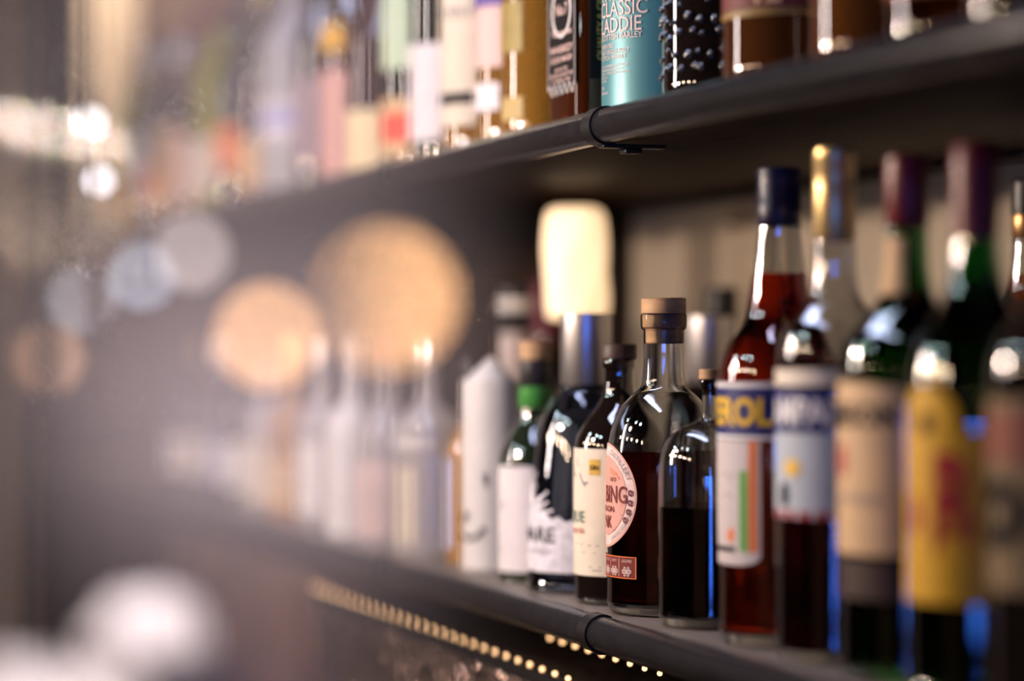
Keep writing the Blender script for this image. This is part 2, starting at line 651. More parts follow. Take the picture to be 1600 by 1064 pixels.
class Bottle:
    def __init__(self, name, label, px, u, floor_z, cat='bottle', face=0.0, group=None):
        self.s, self.d = at(px, u)
        self.u, self.fz = u, floor_z
        self.sc = self.d / F               # metres per pixel at this bottle
        self.root = empty(name, W(self.s, u, floor_z))
        self.face = face
        tag(self.root, label, cat, group)
        self.rmax = 0.0
        placed.append((label, self))

    def h(self, py):                        # height above the shelf of photo row py
        return EYE - (py - HOR) * self.sc - self.fz

    def w(self, r_px):
        return r_px * self.sc

    def prof(self, pts):
        """(radius px, photo row[, corner]) from the top down -> metres, bottom up order."""
        out = []
        for p in pts:
            out.append((self.w(p[0]), self.h(p[1])) + tuple(p[2:]))
        return out[::-1]

    def body(self, pts, m, base_r=None, wall=0.0028, liq=None, level=None, seg=64, smooth=4, hollow=True, name='glass_body'):
        """pts: top-down outline in pixels; the foot on the shelf is added."""
        P = self.prof(pts)
        r0 = P[0][0] if base_r is None else self.w(base_r)
        self.rmax = max(self.rmax, max(p[0] for p in P))
        foot = [(r0 * 0.80, 0.0, True), (r0 * 0.93, 0.0012), (r0, 0.009)]
        outer = smooth_profile(foot + P, smooth)
        self.outer = outer
        if hollow:
            inner = []
            for r, z in outer:
                if z > 0.011:
                    inner.append((max(r - wall, 0.002), z))
            inner = [(inner[0][0] * 0.85, 0.0085)] + inner
            top = outer[-1]
            prof = [(0, 0.003)] + outer + [(inner[-1][0], top[1])] + inner[::-1][1:] + [(0, 0.007)]
            bm = lathe_bm(prof, seg)
            bmesh.ops.recalc_face_normals(bm, faces=bm.faces)
            self.glass = link(name, bm, m, self.root)
            if liq:
                lv = self.h(level) if level is not None else outer[-1][1] * 0.8
                lp = [(0, 0.0072)] + [(r + 0.0004, z) for r, z in inner if z < lv]
                rl = self.rad(lv) - wall + 0.0004
                lp += [(rl, lv), (0, lv)]
                bm = lathe_bm(lp, seg)
                bmesh.ops.recalc_face_normals(bm, faces=bm.faces)
                self.liq = link('liquid', bm, liq, self.root)
        else:
            self.glass = lathe(name, outer, m, self.root, seg)
        return self

    def rad(self, z):
        o = self.outer
        for (r1, z1), (r2, z2) in zip(o[:-1], o[1:]):
            if z1 <= z <= z2 and z2 > z1:
                return r1 + (r2 - r1) * (z - z1) / (z2 - z1)
        return o[-1][0]

    def cap(self, name, pts, m, smooth=1, parent=None):
        return lathe(name, smooth_profile(self.prof(pts), smooth), m, parent or self.root, 40)

    def label(self, name, bm, m, y, parent=None, lift=0.0005, face=None, r=None):
        """wrap a flat shape; y = photo row of the shape's origin (mid height)."""
        z = self.h(y)
        return wrap(name, bm, m, parent or self.root, r or self.rad, z, math.radians(self.face if face is None else face), lift)


# ---- lower shelf, front row ------------------------------------------------
# round shouldered clear bottle with wooden stopper (in focus)
b = Bottle('gin_bottle', 'round-shouldered clear bottle with wooden stopper and round pink label, in sharp focus', 1037, 0.7495, Z_LOW, face=-11)
b.body([(31.8, 537), (31.5, 560), (33, 592), (37, 606), (52, 619), (70, 640), (82, 668), (88, 705), (89, 760), (89, 900), (89, 935)],
       M_CLEAR, liq=L_DARKRED, level=703)
st = b.cap('stopper', [(33, 465.5), (35, 467), (35, 489.8), (33.2, 490), (33, 511), (28.5, 514), (28, 535), (26, 537)], M_CORK)
b.cap('lip', [(34, 490.2), (36, 491.5), (36.5, 501), (36, 511), (35, 514), (32, 515.5), (31.8, 518), (31.8, 536.8)], M_LIP)
p = b.sc
R = 89 * p
lab = b.label('round_label', sh_ellipse(0, 0, 78 * p, 80 * p), M_PALEPINK, 772)
b.label('label_rim', sh_ellipse(0, 0, 79 * p, 81 * p, inner=0.955, rings=1), M_PINK, 772, lab, lift=0.0007)
b.label('label_centre', sh_ellipse(0, 0, 60 * p, 62 * p), M_PINK, 772, lab, lift=0.0008)
b.label('lettering', sh_text('BING', 37 * p, 30 * p, -10 * p, 0.76, weight=0.012), M_MAROON, 772, lab, lift=0.0012)
b.label('lettering', sh_text('LONDON', 13 * p, 0, -25 * p, 1.15, weight=0.01), M_MAROON, 772, lab, lift=0.0012)
b.label('lettering', sh_text('INK', 27 * p, 8 * p, -50 * p, 0.72, weight=0.012), M_MAROON, 772, lab, lift=0.0012)
b.label('lettering', sh_text('1870', 10 * p, 28 * p, 22 * p), M_MAROON, 772, lab, lift=0.0012)
b.label('lettering', sh_text('DISTILLERY', 12.5 * p, 0, 0, 1.0, arc=(66 * p, math.radians(48))), M_INKGREY, 772, lab, lift=0.0012)
b.label('lettering', sh_text('LIMITED EDITION', 8.5 * p, 0, 0, 1.0, arc=(-74 * p, math.radians(-45))), M_INKGREY, 772, lab, lift=0.0012)
b.label('rule', sh_strokes([[(-40 * p, -13.5 * p), (50 * p, -13.5 * p)], [(-40 * p, -28 * p), (50 * p, -28 * p)], [(-26 * p, -53 * p), (34 * p, -53 * p)]], 1.1 * p), M_MAROON, 772, lab, lift=0.0012)
b.label('flourish', sh_strokes([[(20 * p, 42 * p), (36 * p, 36 * p), (46 * p, 26 * p)], [(20 * p, 38 * p), (34 * p, 32 * p)]], 1.5 * p), M_ORANGEP, 772, lab, lift=0.0012)
for ang in (5, -8, -20, -32):
    a = math.radians(ang)
    b.label('flower_print', sh_ellipse(68 * p * math.cos(a), 68 * p * math.sin(a), 4.5 * p, 5 * p, 10, 0.45, 1), M_MAROON, 772, lab, lift=0.0012)
strip = b.label('strip_label', sh_rect(-85 * p, 78 * p, -17 * p, 17 * p), M_MAROON, 881)
b.label('strip_border', join_bm(sh_rect(-85 * p, 78 * p, 15.6 * p, 17 * p), sh_rect(-85 * p, 78 * p, -17 * p, -15.6 * p), sh_rect(76 * p, 78 * p, -17 * p, 17 * p, 1)), M_ORANGEP, 881, strip, lift=0.0008)
for cx, t1 in ((8, 'NOTES'), (32, 'BODY'), (60, 'LEGUMES')):
    b.label('lettering', sh_text(t1, 6 * p, cx * p, 8 * p, 0.8), M_ROSE, 881, strip, lift=0.0009)
    b.label('icon_print', join_bm(*[sh_ellipse((cx + 7 * math.cos(q)) * p * 1.0, (-6 + 5 * math.sin(q)) * p, 2.6 * p, 3.4 * p, 8, 0.4, 1) for q in (0, 1.05, 2.1, 3.14, 4.2, 5.2)],
            sh_ellipse(cx * p, -6 * p, 3 * p, 3 * p, 8, 0, 1)), M_ROSE, 881, strip, lift=0.0009)
b.label('divider', join_bm(sh_rect(20 * p, 21 * p, -14 * p, 14 * p, 1), sh_rect(43.5 * p, 44.5 * p, -14 * p, 14 * p, 1)), M_ROSE, 881, strip, lift=0.0009)

# small clear bottle of dark liquid, no paper label
b = Bottle('spirit_bottle', 'small unlabelled clear bottle half full of dark liquid with a cork, beside the pink-labelled bottle', 1110, 0.7475, Z_LOW)
b.body([(16, 592), (17, 596, True), (17, 606, True), (13, 608), (13, 640), (16, 656), (34, 664), (58, 674), (73, 692), (80, 716), (82, 760), (82, 900), (82, 950)],
       M_CLEAR, liq=L_BLACK, level=790, wall=0.0035)
b.cap('stopper', [(17, 577), (18, 578), (18, 591.8), (14, 592), (11, 606), (10.5, 618)], M_CORK)

# orange red aperitif
b = Bottle('aperitif_bottle', 'orange-red aperitif bottle with navy cap and yellow lettering on a navy band', 1217, 0.7495, Z_LOW, face=5)
b.body([(32, 330), (33, 334), (33, 352), (36, 380), (42, 425), (48, 470), (58, 505), (78, 535), (90, 560), (95, 590), (95, 640), (95, 760), (93, 900), (93, 960)],
       M_CLEAR, liq=L_ORANGE, level=427)
b.cap('cap', [(30, 263), (34, 266), (35, 275), (34, 276), (34, 318), (35, 320), (34, 352), (32.5, 354)], M_CAPNAVY)
p = b.sc
band = b.label('name_band', sh_poly_cols(-88 * p, 92 * p, lambda x: -38 * p + 0.02 * x, lambda x: 36 * p + 0.02 * x), M_NAVY, 640)
b.label('band_edge', join_bm(sh_rect(-88 * p, 92 * p, 36 * p, 43 * p), sh_rect(-88 * p, 92 * p, -44 * p, -38 * p)), M_WHITE, 640, band, lift=0.0007)
b.label('lettering', sh_text('APEROL', 58 * p, -2 * p, -21 * p, 0.86, weight=0.03), M_YELLOW, 640, band, lift=0.001)
pl = b.label('paper_label', sh_poly_cols(-70 * p, 70 * p, lambda x: -88 * p - 18 * p * math.sqrt(max(0, 1 - (x / (70.5 * p)) ** 4)), lambda x: 86 * p), mat('blush_white_paper', (0.60, 0.52, 0.50), 0.6, noise=0.05), 772)
b.label('orange_stripe', sh_rect(50 * p, 64 * p, -84 * p, 86 * p, 4), M_ORANGEP, 772, pl, lift=0.0007)
b.label('green_stripe', sh_rect(33 * p, 48 * p, -84 * p, 40 * p, 4), M_GREENP, 772, pl, lift=0.0007)
b.label('signature', sh_strokes([[(-20 * p, 30 * p), (0, 36 * p), (10 * p, 28 * p), (26 * p, 34 * p)], [(-16 * p, -2 * p), (4 * p, 4 * p), (22 * p, -2 * p)]], 2 * p), M_INKGREY, 772, pl, lift=0.0007)
b.label('orange_print', sh_ellipse(14 * p, -60 * p, 8 * p, 12 * p, 16, 0, 2), M_ORANGEP, 772, pl, lift=0.0008)
b.label('base_print', sh_rect(-50 * p, 24 * p, -86 * p, -78 * p, 8), M_INKBLACK, 772, pl, lift=0.0008)

# red bitter with gold cap
b = Bottle('bitter_bottle', 'tall clear bottle of red bitter with gold screw cap and pale blue label', 1304, 0.7450, Z_LOW, face=25)
b.body([(31, 372), (33, 376), (33, 400), (36, 440), (44, 470), (62, 492), (82, 515), (90, 545), (91, 590), (91, 700), (91, 900), (91, 985)],
       M_CLEAR, liq=L_RED, level=560)
cp = b.cap('cap', [(29, 232), (32, 235), (33, 250), (32, 252), (33, 268), (32, 270), (33, 290), (33, 376), (32, 378)], M_CAPGOLD)
p = b.sc
nb = b.label('name_band', sh_rect(-92 * p, 96 * p, -32 * p, 32 * p), M_NAVY, 640)
b.label('lettering', sh_text('CAMPARI', 56 * p, -8 * p, -20 * p, 0.8, weight=0.03), M_WHITE, 640, nb, lift=0.0009)
b.label('crest_band', sh_rect(-86 * p, 90 * p, -14 * p, 12 * p), M_CREAM, 588)
pl = b.label('paper_label', sh_rect(-86 * p, 74 * p, -66 * p, 66 * p), mat('ice_blue_paper', (0.48, 0.52, 0.56), 0.6, noise=0.05), 740)
b.label('seal', sh_ellipse(-12 * p, 12 * p, 18 * p, 14 * p, 20, 0, 2), M_GOLD, 740, pl, lift=0.0008)
b.label('figure_print', sh_ellipse(-30 * p, -30 * p, 12 * p, 20 * p, 20, 0, 2), M_INKBLACK, 740, pl, lift=0.0008)
b.label('foot_print', join_bm(*[sh_rect((-80 + 28 * i) * p, (-62 + 28 * i) * p, -66 * p, -54 * p, 3) for i in range(6)]), M_REDP, 740, pl, lift=0.0008)

# whiskey with tan label and red capsule, green glass
b = Bottle('whiskey_bottle', 'green glass whiskey bottle with dark red capsule and tan label', 1417, 0.7475, Z_LOW, face=5)
b.body([(31, 300), (32, 310), (33, 400), (37, 440), (48, 475), (72, 505), (95, 530), (104, 560), (106, 610), (106, 900), (106, 1020)],
       M_GREENGLASS, liq=L_AMBER, level=450)
b.cap('capsule', [(30, 245), (33, 248), (34, 275), (34, 352), (33, 354)], M_CAPRED)
p = b.sc
b.label('neck_label', sh_rect(-26 * p, 30 * p, -45 * p, 45 * p), M_TAN, 415)
pl = b.label('paper_label', sh_poly_cols(-98 * p, 98 * p, lambda x: -128 * p, lambda x: 128 * p + 10 * p * math.cos(x / (70 * p))), M_TAN, 733)
b.label('lettering', sh_text('JAMESON', 46 * p, 0, 70 * p, 0.95, weight=0.03), M_INKBLACK, 733, pl, lift=0.0009)
b.label('crest', sh_ellipse(-20 * p, 15 * p, 16 * p, 26 * p, 20, 0, 2), M_INKRED, 733, pl, lift=0.0009)
b.label('lettering', sh_text('IRISH WHISKEY', 20 * p, 8 * p, -50 * p, 0.9), M_INKGREY, 733, pl, lift=0.0009)
b.label('rule', sh_strokes([[(-80 * p, -70 * p), (80 * p, -70 * p)], [(-80 * p, -20 * p), (80 * p, -20 * p)]], 3 * p), M_ORANGEP, 733, pl, lift=0.0009)
b.label('lower_label', sh_rect(-90 * p, 90 * p, -30 * p, 30 * p), M_CORKD, 900)

# green bottle with yellow label
b = Bottle('scotch_bottle', 'green scotch bottle with red capsule and yellow label bearing big red letters', 1525, 0.7460, Z_LOW, face=14)
b.body([(33, 300), (34, 340), (36, 390), (44, 440), (58, 480), (80, 515), (98, 548), (105, 590), (107, 640), (107, 900), (107, 1060)],
       M_GREENGLASS, liq=L_AMBER, level=430)
b.cap('capsule', [(34, 225), (36, 228), (37, 255), (37, 372), (35, 374)], M_CAPRED)
p = b.sc


def jb_top(x):
    q = x / (64 * p)
    return (95 + (70 * math.sqrt(1 - q * q) if abs(q) < 1 else 0)) * p


pl = b.label('paper_label', sh_poly_cols(-100 * p, 100 * p, lambda x: -170 * p, jb_top, 80), M_YELLOWP, 765)
b.label('emblem', sh_ellipse(0, 105 * p, 14 * p, 16 * p, 20, 0, 2), M_INKBLACK, 765, pl, lift=0.0009)
b.label('lettering', sh_text('J', 200 * p, -84 * p, -85 * p, 0.52, weight=0.05), M_REDP, 765, pl, lift=0.0009)
b.label('lettering', sh_text('&', 80 * p, -22 * p, -60 * p, 0.7, weight=0.02), M_REDP, 765, pl, lift=0.0009)
b.label('lettering', sh_text('B', 200 * p, 45 * p, -85 * p, 0.52, weight=0.05), M_REDP, 765, pl, lift=0.0009)

# dark bottle cut by the right edge
b = Bottle('rum_bottle', 'dark bottle with faded tan label cut off by the right edge of the picture', 1652, 0.747, Z_LOW, face=0)
b.body([(30, 260), (32, 300), (34, 400), (50, 470), (85, 520), (102, 560), (105, 620), (105, 900), (105, 1080)], M_DARKGLASS, hollow=False)
b.cap('cap', [(31, 190), (34, 193), (35, 300), (33, 302)], M_CAPBLACK)
p = b.sc
pl = b.label('paper_label', sh_rect(-100 * p, 100 * p, -150 * p, 150 * p), mat('faded_tan_paper', (0.20, 0.125, 0.05), 0.7, noise=0.2), 770)
b.label('red_panel', sh_rect(-80 * p, 80 * p, 50 * p, 130 * p), mat('faded_red_print', (0.26, 0.07, 0.035), 0.7), 770, pl, lift=0.0008)
b.label('seal', sh_ellipse(0, -30 * p, 60 * p, 55 * p, 30, 0.4, 3), M_INKBLACK, 770, pl, lift=0.0008)

# left of the sharp bottle: cream label, dark stopper
b = Bottle('gin_bottle', 'dark bottle with brown stopper and cream label printed with birds', 967, 0.7445, Z_LOW, face=8)
b.body([(25, 562), (26, 565, True), (26, 575, True), (23, 577), (23, 600), (26, 618), (38, 640), (56, 662), (67, 685), (70, 715), (70, 800), (70, 890), (69, 932)], M_DARKGLASS, hollow=False)
b.cap('stopper', [(27, 538), (28.5, 540), (28.5, 560), (26, 561.9)], M_CORKD)
p = b.sc
pl = b.label('paper_label', sh_rect(-72 * p, 62 * p, -98 * p, 98 * p), M_CREAM, 797)
b.label('lettering', sh_text('SQUE', 25 * p, -14 * p, -16 * p, 0.95, weight=0.008), M_INKGREEN, 797, pl, lift=0.0009)
b.label('lettering', sh_text('Ginepraia', 16 * p, -12 * p, -33 * p, 0.85), M_INKRED, 797, pl, lift=0.0009)
b.label('gold_stamp', sh_rect(24 * p, 44 * p, 58 * p, 82 * p, 4), M_GOLD, 797, pl, lift=0.0008)
b.label('lettering', sh_text('GIN', 10 * p, 34 * p, 66 * p, 0.9, weight=0.02), M_INKBLACK, 797, pl, lift=0.0011)
b.label('bird_print', join_bm(
    sh_strokes([[(2 * p, 60 * p), (9 * p, 48 * p), (14 * p, 44 * p), (22 * p, 46 * p)], [(9 * p, 48 * p), (16 * p, 40 * p)]], 3 * p),
    sh_strokes([[(-22 * p, 72 * p), (-16 * p, 60 * p), (-10 * p, 54 * p)], [(-16 * p, 60 * p), (-22 * p, 54 * p)]], 3 * p),
    sh_strokes([[(-8 * p, 84 * p), (-4 * p, 74 * p), (-2 * p, 70 * p)]], 2 * p)), M_INKGREY, 797, pl, lift=0.0008)
b.label('small_print', sh_strokes([[(-30 * p, -46 * p), (42 * p, -46 * p)], [(-10 * p, -50 * p), (10 * p, -50 * p)], [(22 * p, -51 * p), (42 * p, -51 * p)], [(10 * p, -62 * p), (36 * p, -62 * p)],
                                   [(24 * p, -84 * p), (46 * p, -84 * p)], [(30 * p, -89 * p), (46 * p, -89 * p)]], 1.4 * p), M_INKGREY, 797, pl, lift=0.0008)

# steel capped bottle with frosted print
def steel_capped(label, px, u, front):
    b = Bottle('steel_capped_bottle', label, px, u, Z_LOW, face=-6)
    k = 2.05 / b.d
    y = lambda v: HOR + (v - HOR) * k if not front else v
    b.body([(36 * k, y(601)), (42 * k, y(604)), (46 * k, y(612)), (58 * k, y(628)), (72 * k, y(660)), (80 * k, y(700)), (87 * k, y(760)), (92 * k, y(850)), (94 * k, y(905), True), (96 * k, y(908)), (96 * k, y(916))],
           M_BLUEGLASS if front else M_DARKGLASS, liq=L_WATER if front else None, level=640, hollow=front)
    b.cap('steel_cap', [(38 * k, y(490)), (41 * k, y(491)), (41 * k, y(598)), (40 * k, y(600))], M_CHROME)
    b.cap('collar', [(42 * k, y(600)), (43 * k, y(601)), (43 * k, y(608)), (41 * k, y(609))], M_CAPBLACK)
    return b


b = steel_capped('bottle with tall brushed steel cap and silvery leaf print beside the cream bird label', 916, 0.7585, True)
p = b.sc
b.face = 4
pl = b.label('leaf_print_ground', sh_poly_cols(-90 * p, 84 * p, lambda x: -66 * p, lambda x: (26 - 0.16 * x / p + 3 * math.sin(x / (4 * p))) * p, 60), M_SILK, 822)
rl = random.Random(5)
for q in range(-2, 17):
    a, L = q * 0.19, rl.uniform(50, 84)
    pt = [((-34 + f * L * math.cos(a)) * p, (14 + f * L * math.sin(a)) * p) for f in (0.35, 0.6, 0.8, 1.0)]
    b.label('leaf_print', join_bm(sh_strokes([pt[:3]], 8 * p), sh_strokes([pt[2:]], 4 * p)), M_SILK, 822, pl, lift=0.0008)
b.label('lettering', sh_text('MARE', 33 * p, 4 * p, -20 * p, 1.15, weight=0.01), M_INKBLACK, 822, pl, lift=0.0010)
b.label('lettering', sh_text('COLECCION DE AUTOR', 8 * p, 0, -38 * p), M_INKGREY, 822, pl, lift=0.0009)

# green banded bottle
b = Bottle('gin_bottle', 'dark green bottle with tan stopper, green neck band and white label', 836, 0.7450, Z_LOW, face=10)
b.body([(23, 575), (24, 580), (24, 628), (27, 650), (34, 668), (48, 690), (56, 712), (58, 740), (58, 890), (58, 905)], M_DARKGREEN, hollow=False)
b.cap('stopper', [(24, 534), (25, 536), (25, 560), (23, 562)], M_CORK)
b.cap('capsule', [(24.5, 562), (25, 564), (25.5, 602), (24.5, 604)], M_CAPBLACK)
b.cap('green_band', [(24.5, 604), (26, 605), (26.5, 634), (25, 636)], M_CAPGREEN)
p = b.sc
pl = b.label('paper_label', sh_rect(-58 * p, 56 * p, -82 * p, 82 * p), M_PAPER, 808)
b.label('small_print', sh_strokes([[(-30 * p, 58 * p), (20 * p, 58 * p)], [(-6 * p, 22 * p), (6 * p, 22 * p)], [(-14 * p, -46 * p), (2 * p, -52 * p)]], 5 * p), M_INKGREY, 808, pl, lift=0.0008)

# white cone shouldered bottle
b = Bottle('white_bottle', 'white bottle with a pointed conical top and black bird drawing', 766, 0.741, Z_LOW, face=30)
b.body([(2, 559), (6, 561), (44, 597, True), (46, 602), (46, 700), (46, 880)], M_WHITE, hollow=False, smooth=2, name='body')
p = b.sc
b.label('bird_print', sh_strokes([[(-22 * p, -8 * p), (-14 * p, 8 * p), (-6 * p, 2 * p)], [(-24 * p, -24 * p), (-10 * p, -32 * p), (10 * p, -28 * p), (24 * p, -14 * p)], [(22 * p, 70 * p), (26 * p, 52 * p)]], 8 * p), M_INKBLACK, 808, lift=0.0006)
b.label('lettering', sh_text('DRY GIN', 16 * p, -42 * p, 30 * p, rot=-math.pi / 2), M_INKGREY, 700, lift=0.0006)

# ---- lower shelf, further left (soft and hazy in the picture) ---------------
b = Bottle('amber_bottle', 'slim amber bottle with pale blue strip label left of the white conical bottle', 733, 0.7395, Z_LOW, face=8)
b.body([(13, 590), (14, 640), (16, 660), (30, 680), (38, 700), (39, 720), (39, 860)], mat('amber_glass', (0.80, 0.40, 0.10), 0.03, trans=0.45, coat=1.0), hollow=False)
b.cap('cap', [(14, 560), (15, 562), (15, 592)], M_CAPBLACK)
p = b.sc
b.label('strip_label', sh_rect(-14 * p, 10 * p, -70 * p, 70 * p), mat('lilac_paper', (0.62, 0.62, 0.85), 0.6), 785)

b = Bottle('vodka_bottle', 'milky glass bottle with narrow cream label left of the amber bottle', 668, 0.7445, Z_LOW, face=35)
b.body([(14, 560), (15, 600), (18, 625), (38, 645), (52, 665), (54, 690), (54, 860)], M_FROST, hollow=False)
b.cap('cap', [(15, 535), (16, 537), (16, 566)], M_CHROME)
p = b.sc
b.label('paper_label', sh_rect(-22 * p, 14 * p, -62 * p, 62 * p), M_CREAM, 790)
b.label('shoulder_label', sh_rect(-40 * p, 40 * p, -8 * p, 8 * p), M_WHITE, 690)

b = Bottle('vodka_bottle', 'milky bottle with rosy label between the narrow cream label and the plain white bottle', 606, 0.7425, Z_LOW, face=20)
b.body([(13, 560), (14, 600), (17, 630), (34, 655), (46, 675), (48, 700), (48, 850)], M_FROST, hollow=False)
b.cap('cap', [(14, 530), (15, 532), (15, 565)], M_CAPRED)
p = b.sc
b.label('paper_label', sh_rect(-46 * p, 46 * p, -60 * p, 56 * p), mat('rosy_paper', (0.74, 0.56, 0.54), 0.6, noise=0.1, nscale=30), 775)

b = Bottle('white_bottle', 'plain white bottle with rounded shoulders seen through the foreground glass', 555, 0.7405, Z_LOW)
b.body([(11, 555), (12, 600), (16, 625), (32, 642), (42, 660), (44, 690), (44, 840)], mat('white_ceramic', (0.85, 0.82, 0.82), 0.3, coat=0.4), hollow=False, name='body')
b.cap('cap', [(12, 530), (13, 532), (13, 560)], M_WHITE)

soft = [
    # px, r, top row, colour material, liquid, label mat, label rows, cap mat, label text
    (505, 40, 560, M_FROST, None, M_WHITE, (690, 800), M_CHROME, 'hazy milky bottle with wide white label next to the plain white bottle'),
    (458, 38, 555, mat('amber_glass', (0.85, 0.36, 0.08)), None, M_TAN, (715, 790), M_CAPGOLD, 'hazy amber bottle with tan label and gold cap on the lower shelf'),
    (418, 35, 560, M_FROST, None, M_CREAM, (690, 780), M_CAPBLACK, 'hazy milky bottle with cream label and black cap on the lower shelf'),
    (380, 33, 556, M_DARKGREEN, None, M_WHITE, (690, 760), M_CAPRED, 'hazy dark green bottle with white label and red cap on the lower shelf'),
    (345, 31, 560, M_CLEAR, L_WATER, mat('grey_blue_paper', (0.5, 0.5, 0.62), 0.6), (680, 750), M_CHROME, 'hazy clear bottle with grey-blue label on the lower shelf'),
    (312, 29, 558, M_DARKGLASS, None, M_CREAM, (680, 740), M_CORK, 'hazy dark bottle with cream label and cork, far end of lower shelf'),
    (282, 27, 560, M_CLEAR, L_AMBER, M_PAPER, (680, 735), M_CAPBLACK, 'hazy bottle of amber spirit, farthest on the lower shelf'),
]
for px, r, top, gm, lq, lm, rows, cm, text in soft:
    b = Bottle('spirit_bottle', text, px, 0.742, Z_LOW, face=20)
    by = HOR + (EYE - Z_LOW) / b.sc
    pts = [(r * .30, top), (r * .32, top + 40), (r * .38, top + 62), (r * .75, top + 82), (r * .97, top + 98), (r, top + 120), (r, by - 14)]
    b.body(pts, gm, liq=lq, level=top + 105, hollow=lq is not None, seg=40)
    b.cap('cap', [(r * .34, top - 26), (r * .36, top - 24), (r * .36, top + 8)], cm)
    p = b.sc
    b.label('paper_label', sh_rect(-r * p, r * p, -(rows[1] - rows[0]) / 2 * p, (rows[1] - rows[0]) / 2 * p), lm, (rows[0] + rows[1]) / 2)

# ---- lower shelf, back row ---------------------------------------------------
b = Bottle('white_bottle', 'tall white bottle with black and white banded cap behind the conical one', 803, 0.86, Z_LOW, face=30)
b.body([(25, 518), (26, 522), (26, 560), (28, 585), (36, 600), (42, 620), (42, 700), (42, 840)], mat('shaded_white_ceramic', (0.60, 0.50, 0.50), 0.4), hollow=False, name='body')  # pinkish grey puts the shade on this white bottle into its colour
cp = b.cap('cap', [(24, 450), (27, 452), (28, 468), (28, 518), (27, 520)], M_CAPBLACK)
b.cap('white_band', [(28.3, 468), (28.8, 469), (28.8, 485), (28.3, 486)], M_WHITE, parent=cp)
p = b.sc
b.label('ring_print', sh_ellipse(0, 0, 14 * p, 14 * p, 24, 0.7, 1), M_INKGREY, 640)

b = steel_capped('dark bottle with tall steel cap standing behind the pink-labelled bottle', 1108, 0.935, False)

b = Bottle('liqueur_bottle', 'dark bottle with wide black cap against the beige wall', 1127, 1.012, Z_LOW)
b.body([(22, 540), (23, 560), (32, 590), (56, 620), (62, 660), (62, 800)], M_DARKGLASS, hollow=False)
b.cap('cap', [(23, 449), (26, 451), (26, 540), (24, 542)], M_CAPBLACK)

b = Bottle('liqueur_bottle', 'dark bottle with purple-red capsule in the shade left of the glowing lamp', 852, 0.985, Z_LOW)
b.body([(19, 520), (20, 540), (30, 570), (46, 600), (48, 640), (48, 760)], M_DARKGLASS, hollow=False)
b.cap('capsule', [(19, 440), (21, 442), (22, 530), (20, 532)], mat('plum_capsule', (0.16, 0.01, 0.04), 0.4))

b = Bottle('spirit_bottle', 'bottle with ridged black screw cap at the right edge, behind the row', 1612, 0.93, Z_LOW)
b.body([(29, 372), (30, 376), (33, 410), (40, 460), (66, 500), (76, 530), (78, 560), (78, 900)], M_CLEAR, liq=L_DEEPAMBER, level=428)
cpp = [(28, 279), (31, 281)]
for i in range(6):
    cpp += [(32.5, 284 + i * 8), (31.2, 288 + i * 8)]
cpp += [(32, 334), (30, 336)]
b.cap('cap', cpp, M_CAPBLACK)
b.cap('cap_skirt', [(31, 336), (31.5, 338), (31.5, 370), (30.5, 372)], mat('bronze_foil', (0.35, 0.2, 0.08), 0.3, metal=0.8))

# glowing lamp between the bottles
b = Bottle('table_lamp', 'glowing cream lamp with uneven rounded shade standing among the bottles', 899, 0.885, Z_LOW, cat='lamp')
bm = lathe_bm(closed(smooth_profile(b.prof([(30, 324), (42, 330), (48, 350), (49, 400), (49, 450), (48, 480), (44, 496), (20, 500)]), 3)), 40)
for v in bm.verts:
    a = math.atan2(v.co.y, v.co.x)
    f = 1 + 0.05 * math.sin(3 * a + 40 * v.co.z) + 0.04 * math.sin(5 * a - 70 * v.co.z)
    v.co.x *= f
    v.co.y *= f
bmesh.ops.recalc_face_normals(bm, faces=bm.faces)
link('shade', bm, mat('glowing_shade', (0.9, 0.8, 0.65), 0.6, emit=(1.0, 0.66, 0.36), estr=1.25, noise=0.04, nscale=30), b.root)
b.cap('stem', [(5, 500), (6, 502), (6, 800)], M_BLACK)
lathe('base', [(0.03, 0.0), (0.032, 0.004), (0.028, 0.010), (0.006, 0.014)], M_BLACK, b.root)
b.rmax = 0.034
# ---- upper shelf -------------------------------------------------------------
def up_body(b, r, m, H=0.29, liq=None, lv=0.15, hollow=True, neck=0.3, sh=0.62):
    """upright round bottle of radius r px and height H metres."""
    R_ = b.w(r)
    pts = [(R_ * neck, H), (R_ * neck, H * 0.84), (R_ * (neck + .08), H * 0.80), (R_ * 0.8, H * (sh + 0.08)), (R_ * .98, H * (sh + 0.02)), (R_, H * (sh - 0.05)), (R_, 0.05), (R_, 0.02)]
    px = [(q[0] / b.sc, HOR + (EYE - b.fz - q[1]) / b.sc) for q in pts]
    b.body(px, m, liq=liq, level=HOR + (EYE - b.fz - lv) / b.sc, hollow=hollow, seg=48)
    return b


def up_cap(b, m, H=0.29, neck=0.3):
    R_ = b.rmax * (neck + 0.06)
    lathe('cap', [(R_, H - 0.022), (R_, H + 0.008), (R_ * .92, H + 0.010)], m, b.root, 32)


def up_label(b, m, z0, z1, half_deg=75, face=None, name='paper_label', parent=None, lift=0.0005):
    hw = math.radians(half_deg) * b.rmax
    zm = (z0 + z1) / 2
    return wrap(name, sh_rect(-hw, hw, z0 - zm, z1 - zm), m, parent or b.root, b.rad, zm, math.radians(b.face if face is None else face), lift)


